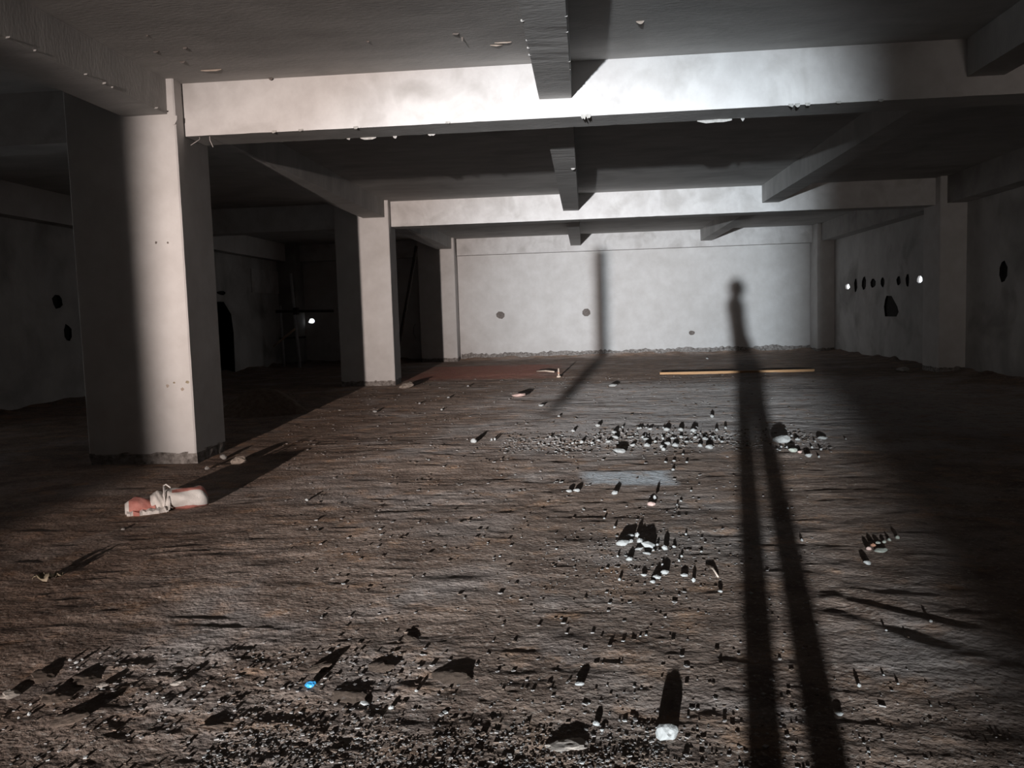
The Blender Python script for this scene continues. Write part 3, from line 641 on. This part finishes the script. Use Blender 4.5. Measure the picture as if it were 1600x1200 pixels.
# ------------------------------------------------------------------ the striped sack
def sack():
    a, b = on_floor(196, 803), on_floor(326, 790); root = empty('sack', (a.x, a.y, (a.z + b.z) / 2), math.atan2(b.y - a.y, b.x - a.x)); Ls = (b - a).length
    def lump(name, x0, x1, prof, y0, zscale, ncirc, stripes, seed, bend=0):
        q = random.Random(seed); n = 22; vs, fs, mi = [], [], []
        for i in range(n + 1):
            t = i / n; r = prof(t); cy = y0 + bend * (t - .5); x = x0 + (x1 - x0) * t
            for k in range(ncirc):
                an = 2 * math.pi * k / ncirc; rr = r * (1 + .07 * math.sin(3 * an + t * 7 + seed) + .05 * math.sin(5 * an - t * 13) + q.uniform(-.02, .02))
                vs.append((x, cy + 1.25 * rr * math.cos(an), max(-.01, r * zscale * .92 + rr * zscale * math.sin(an))))
        for i in range(n):
            for k in range(ncirc):
                fs.append((i * ncirc + k, i * ncirc + (k + 1) % ncirc, (i + 1) * ncirc + (k + 1) % ncirc, (i + 1) * ncirc + k)); mi.append(stripes(k / ncirc, i / n))
        fs += [tuple(range(ncirc - 1, -1, -1)), tuple(range(n * ncirc, n * ncirc + ncirc))]; mi += [0, 0]
        return link_mesh(name, vs, fs, [M['sackwhite'], M['sackred']], root, True, mi)
    L_ = Ls
    lump('body', L_ * .40, L_ * 1.0, lambda t: .088 * (min(1, .55 + 3 * t) if t < .15 else 1) * (1 if t < .82 else math.sqrt(max(.12, 1 - ((t - .82) / .19) ** 2 * .85))), .03, .95, 28,
         lambda s, t: 1 if (.22 < s < .33 or .60 < s < .70) and t > .25 else 0, 3, .03)
    lump('collar', L_ * .30, L_ * .47, lambda t: .07 + .02 * math.sin(t * 3.1), .03, .9, 24, lambda s, t: 0, 5)
    lump('folded_mouth', L_ * .0, L_ * .36, lambda t: .030 + .042 * math.sin(min(1, t * 1.15) * math.pi * .75 + .35), -.01, .95, 24,
         lambda s, t: 0 if (t < .13 or .58 < s < .68) else 1, 9, -.02)
    # cord round the neck with its loops and the frayed hem lying in front
    tube('tie_cord', [(L_ * .47, .03 + .125 * math.cos(u), .085 + .098 * math.sin(u)) for u in [k * 2 * math.pi / 24 for k in range(25)]], .007, M['sackwhite'], root)
    tube('tie_cord', [(L_ * .52, -.07, .12), (L_ * .53, -.10, .08), (L_ * .52, -.13, .03), (L_ * .485, -.13, .01), (L_ * .46, -.11, .05)], .008, M['sackwhite'], root)
    tube('tie_cord', [(L_ * .49, .10, .14), (L_ * .47, .06, .19), (L_ * .50, .02, .205), (L_ * .55, -.01, .18)], .006, M['sackwhite'], root)
    q = random.Random(4); n = 14; vs, fs = [], []
    for i in range(n):
        t = i / (n - 1); x = L_ * (.02 + .49 * t); y = -.085 - .04 * math.sin(t * 3) + q.uniform(-.01, .01)
        vs += [(x, y, -.005), (x, y - .012, .022 + q.uniform(0, .022)), (x, y + .03, .03 + q.uniform(0, .02)), (x, y + .05, -.005)]
    for i in range(n - 1):
        for k in range(4): fs.append((4 * i + k, 4 * i + (k + 1) % 4, 4 * i + 4 + (k + 1) % 4, 4 * i + 4 + k))
    fs += [(3, 2, 1, 0), (4 * n - 4, 4 * n - 3, 4 * n - 2, 4 * n - 1)]
    link_mesh('frayed_hem', vs, fs, [M['sackwhite'], M['sackred']], root, False, [1 if (f // 4) in (2, 3) else 0 for f in range(len(fs))])
    tag(root, 'crumpled white sack with red stripes tied with cord, in front of the nearest column', 'sack')
sack()

# ------------------------------------------------------------------ small things on the floor
def scrap(name, p, size, m, label, cat, seed, h=.5):
    q = random.Random(seed); n, k_ = 7, 5; vs, fs = [], []
    for i in range(n):
        for j in range(k_):
            x, y = (i / (n - 1) - .5), (j / (k_ - 1) - .5)
            z = h * (.25 + .25 * math.sin(x * 7 + seed) * math.cos(y * 6) + q.uniform(-.1, .1)) + .3 * h * abs(x)
            vs.append((size * (x + q.uniform(-.05, .05)), size * .7 * (y + q.uniform(-.05, .05)), size * max(.0, z)))
    for i in range(n - 1):
        for j in range(k_ - 1): fs.append((i * k_ + j, i * k_ + k_ + j, i * k_ + k_ + j + 1, i * k_ + j + 1))
    nv = len(vs); vs += [(a, b, c - size * .03) for a, b, c in vs]; fs += [tuple(nv + v for v in reversed(f)) for f in list(fs)]
    edge = [i * k_ for i in range(n)] + [(n - 1) * k_ + j for j in range(1, k_)] + [i * k_ + k_ - 1 for i in range(n - 2, -1, -1)] + [j for j in range(k_ - 2, 0, -1)]
    for a, b in zip(edge, edge[1:] + edge[:1]): fs.append((b, a, nv + a, nv + b))
    o = link_mesh(name, vs, fs, m, None, True); o.location = p; o.rotation_euler = (0, 0, q.uniform(-.6, .6)); return tag(o, label, cat)
def crumple(p, r):
    bm = bmesh.new(); bmesh.ops.create_icosphere(bm, subdivisions=2, radius=1); q = random.Random(9)
    for v in bm.verts: v.co *= q.uniform(.7, 1.15); v.co.x *= 1.25; v.co.z *= .8
    me = bpy.data.meshes.new('plastic_scrap'); bm.to_mesh(me); bm.free(); me.materials.append(M['blue'])
    o = bpy.data.objects.new('plastic_scrap', me); COL.objects.link(o); o.scale = (r, r, r); o.location = p + Vector((0, 0, r * .55))
    tag(o, 'crumpled bright blue plastic scrap on the soil', 'scrap')
crumple(on_floor(485, 1073), .019)
scrap('dry_leaf', on_floor(68, 908), .10, M['leaf'], 'curled dry scrap on the dim soil left of the sack', 'leaf', 6, .8)
scrap('dry_leaf', on_floor(90, 902), .06, M['leaf'], 'small dry shred right beside the curled scrap', 'leaf', 8, .9)
# timber batten, peg, sticks
a, b = on_floor(1031, 585), on_floor(1272, 580); d = b - a
root = box('timber_batten', 0, d.length, -.035, .035, -.012, .05, M['wood']); root.location = (a.x, a.y, .0); root.rotation_euler = (0, 0, math.atan2(d.y, d.x))
tag(root, 'long orange-brown timber batten lying before the back wall', 'timber')
p = on_floor(873, 589.5); pr = empty('peg', (p.x, p.y, p.z)); s = p.y / F_PX
tube('pin', [(0, 0, .0), (0, 0, 14 * s)], [.022, .016], M['stick'], pr); tube('foot', [(0, 0, -.01), (0, 0, .03), (0, 0, .045)], [.055, .05, .02], M['stick'], pr)
tube('collar', [(0, 0, 6 * s), (0, 0, 7.5 * s)], [.03, .03], M['brick'], pr)
tag(pr, 'short pale peg standing upright on the soil before the back wall', 'peg')
a, b = on_floor(839, 581), on_floor(866, 582)
tag(tube('stick', [a + Vector((0, 0, .015)), (a + b) / 2 + Vector((0, .05, .03)), b + Vector((0, 0, .015))], .022, M['stick']), 'thin pale stick lying left of the upright peg', 'stick')
a, b = on_floor(1103, 884), on_floor(1122, 903)
tag(tube('twig', [a + Vector((0, 0, .006)), (a * .5 + b * .5) + Vector((.01, .01, .012)), b + Vector((0, 0, .006))], [.004, .006, .004], M['stick']), 'pale crooked twig right of the rubble pile', 'twig')
# tie wires under the left end of the nearest cross beam
for pa, pb, lab in (((298, 227), (312, 218), 'bent tie wire hanging at the left end of the nearest cross beam'), ((328, 219), (333, 230), 'short tie wire right of the bent one under the nearest cross beam')):
    A, B = at_y(*pa, BY[0] + .06), at_y(*pb, BY[0] + .06); A.z = min(A.z, ZB - .03); B.z = min(B.z, ZB + .01)
    top = Vector((B.x, B.y, ZB + .01)) if B.z >= A.z else Vector((A.x, A.y, ZB + .01))
    pts = [top, B, A] if B.z >= A.z else [top, A, B]
    tag(tube('tie_wire', pts, .004, M['wire'], None, 5), lab, 'wire')

# ------------------------------------------------------------------ scaffold and prop in the dark left bay
sc = empty('scaffold', (-9.25, 26.2, 0))
def sp(x, y, z): return Vector((x + 9.25, y - 26.2, z))
tube('pole', [sp(-9.12, 26.0, -.05), sp(-9.27, 26.0, 3.0)], .05, M['steel'], sc)
tube('pole', [sp(-9.75, 26.3, -.05), sp(-9.78, 26.3, 2.0)], .045, M['steel'], sc)
tube('ledger', [sp(-9.85, 26.1, 1.82), sp(-7.95, 26.05, 1.78)], .045, M['rust'], sc)
tube('ledger', [sp(-9.85, 26.3, .95), sp(-8.9, 26.05, .98)], .03, M['rust'], sc)
tube('brace', [sp(-10.0, 26.1, .70), sp(-9.2, 25.95, 1.25)], .035, M['stick'], sc)
box('clamp', .02, .16, -.28, -.1, 1.70, 1.92, M['rust'], sc)
tag(sc, 'pipe scaffold frame with a cross bar in the far corner of the dark bay', 'scaffold')
A, B = at_y(634, 480, 24.5), at_y(648, 400, 24.5)
dirv = (B - A).normalized(); foot = A - dirv * (A.z / dirv.z)
tag(tube('prop', [foot + dirv * .02, B + dirv * .3], .05, M['rust']), 'dark pole leaning in the gap behind the second column', 'prop')

# ------------------------------------------------------------------ the person taking the picture (just behind the lens; only the shadow shows)
def skin_obj(name, joints, edges, m, parent, sub=2, root_i=0):
    me = bpy.data.meshes.new(name); me.from_pydata([j[:3] for j in joints], edges, []); o = bpy.data.objects.new(name, me); COL.objects.link(o); o.parent = parent
    md = o.modifiers.new('skin', 'SKIN'); md.use_smooth_shade = True
    for i, j in enumerate(joints):
        rr = j[3] if isinstance(j[3], tuple) else (j[3], j[3]); me.skin_vertices[0].data[i].radius = rr
    me.skin_vertices[0].data[root_i].use_root = True
    o.modifiers.new('subsurf', 'SUBSURF').levels = sub; o.modifiers['subsurf'].render_levels = sub; me.materials.append(m); return o
def person():
    px, py = .13, -.38; z0 = gz(px, py) + .01; root = empty('person', (px, py, z0), R(-82)); root.scale = (1, 1, 1.03)
    J = [(0, -.03, .88, (.13, .105)), (0, -.06, 1.04, (.13, .095)), (0, -.08, 1.22, (.145, .10)), (0, -.10, 1.36, (.10, .075)), (0, -.10, 1.50, .085),
         (-.075, -.02, .80, .078), (-.08, -.055, .46, .066), (-.08, -.085, .09, .054), (-.09, .06, .04, .036),
         (.075, .03, .80, .078), (.08, .045, .46, .066), (.08, .05, .09, .056), (.09, .22, .04, .036),
         (-.155, -.09, 1.33, .055), (-.19, -.06, 1.07, .042), (-.17, .05, .84, .032),
         (.155, -.09, 1.33, .055), (.19, -.06, 1.07, .042), (.17, .06, .84, .032)]
    E = [(0, 1), (1, 2), (2, 3), (3, 4), (0, 5), (5, 6), (6, 7), (7, 8), (0, 9), (9, 10), (10, 11), (11, 12), (3, 13), (13, 14), (14, 15), (3, 16), (16, 17), (17, 18)]
    skin_obj('body', J, E, M['cloth'], root)
    bm = bmesh.new(); bmesh.ops.create_uvsphere(bm, u_segments=24, v_segments=18, radius=1)
    for v in bm.verts:
        c = v.co; x, y, z = c.x * .073, c.y * .092, c.z * .112
        if c.z < -.2: x *= 1 + .35 * (c.z + .2); y *= 1 + .15 * (c.z + .2)
        if c.y > .8 and abs(c.x) < .25 and -.35 < c.z < .15: y += .018 * (1 - abs(c.x) / .25)          # nose
        if c.y > .75 and .2 < abs(c.x) < .55 and .0 < c.z < .2: y -= .008                               # eye sockets
        if c.y > .7 and abs(c.x) < .4 and -.62 < c.z < -.48: y += .006                                  # lips
        if abs(c.x) > .93 and -.25 < c.z < .2 and abs(c.y) < .3: x *= 1.16                              # ears
        v.co = (x, y, z)
    me = bpy.data.meshes.new('head'); bm.to_mesh(me); bm.free(); me.materials.append(M['skin']); me.polygons.foreach_set('use_smooth', [True] * len(me.polygons))
    o = bpy.data.objects.new('head', me); COL.objects.link(o); o.parent = root; o.location = (0, -.08, 1.545)
    bm = bmesh.new(); bmesh.ops.create_uvsphere(bm, u_segments=20, v_segments=14, radius=1)
    bmesh.ops.delete(bm, geom=[v for v in bm.verts if v.co.z < .25 - .75 * max(0, -v.co.y)], context='VERTS')
    for v in bm.verts: v.co = (v.co.x * .08, v.co.y * .099, v.co.z * .12)
    me = bpy.data.meshes.new('hair'); bm.to_mesh(me); bm.free(); me.materials.append(M['hair']); o = bpy.data.objects.new('hair', me); COL.objects.link(o); o.parent = root; o.location = (0, -.082, 1.547)
    for s in (-1, 1):
        wx = s * .17; y0 = .05
        J = [(wx, y0, .84, .027), (wx, y0 + .012, .80, (.018, .036)), (wx, y0 + .022, .765, (.015, .038))]; E = [(0, 1), (1, 2)]
        for dy, ln in ((-.027, .058), (-.009, .072), (.010, .078), (.028, .068)):
            b = len(J); J += [(wx, y0 + .022 + dy, .735, .0085), (wx - s * .008, y0 + .026 + dy, .735 - ln * .55, .008), (wx - s * .022, y0 + .028 + dy, .735 - ln, .007)]
            E += [(2, b), (b, b + 1), (b + 1, b + 2)]
        b = len(J); J += [(wx - s * .012, y0 + .055, .785, .011), (wx - s * .020, y0 + .075, .75, .009), (wx - s * .024, y0 + .08, .722, .008)]; E += [(1, b), (b, b + 1), (b + 1, b + 2)]
        skin_obj('hand', J, E, M['skin'], root, 1)
    tag(root, 'person in dark clothes standing in profile just behind the camera, casting the long leg shadows', 'person')
person()
# an unseen board added behind the camera, corded to the ceiling, to throw the upright dark band on the back wall
xb = LAMP_X + .0712 * (-2 - LAMP_Y)
hb = empty('shadow_board', (xb, -2, .72))
box('board', -.06, .06, -.012, .012, 0, 1.30, M['wood'], hb)
tube('cord', [(0, 0, 1.29), (0, 0, Z_C - .72)], .002, M['wire'], hb, 5)
tag(hb, 'unseen board added behind the camera to cast the dark band on the back wall', 'board')
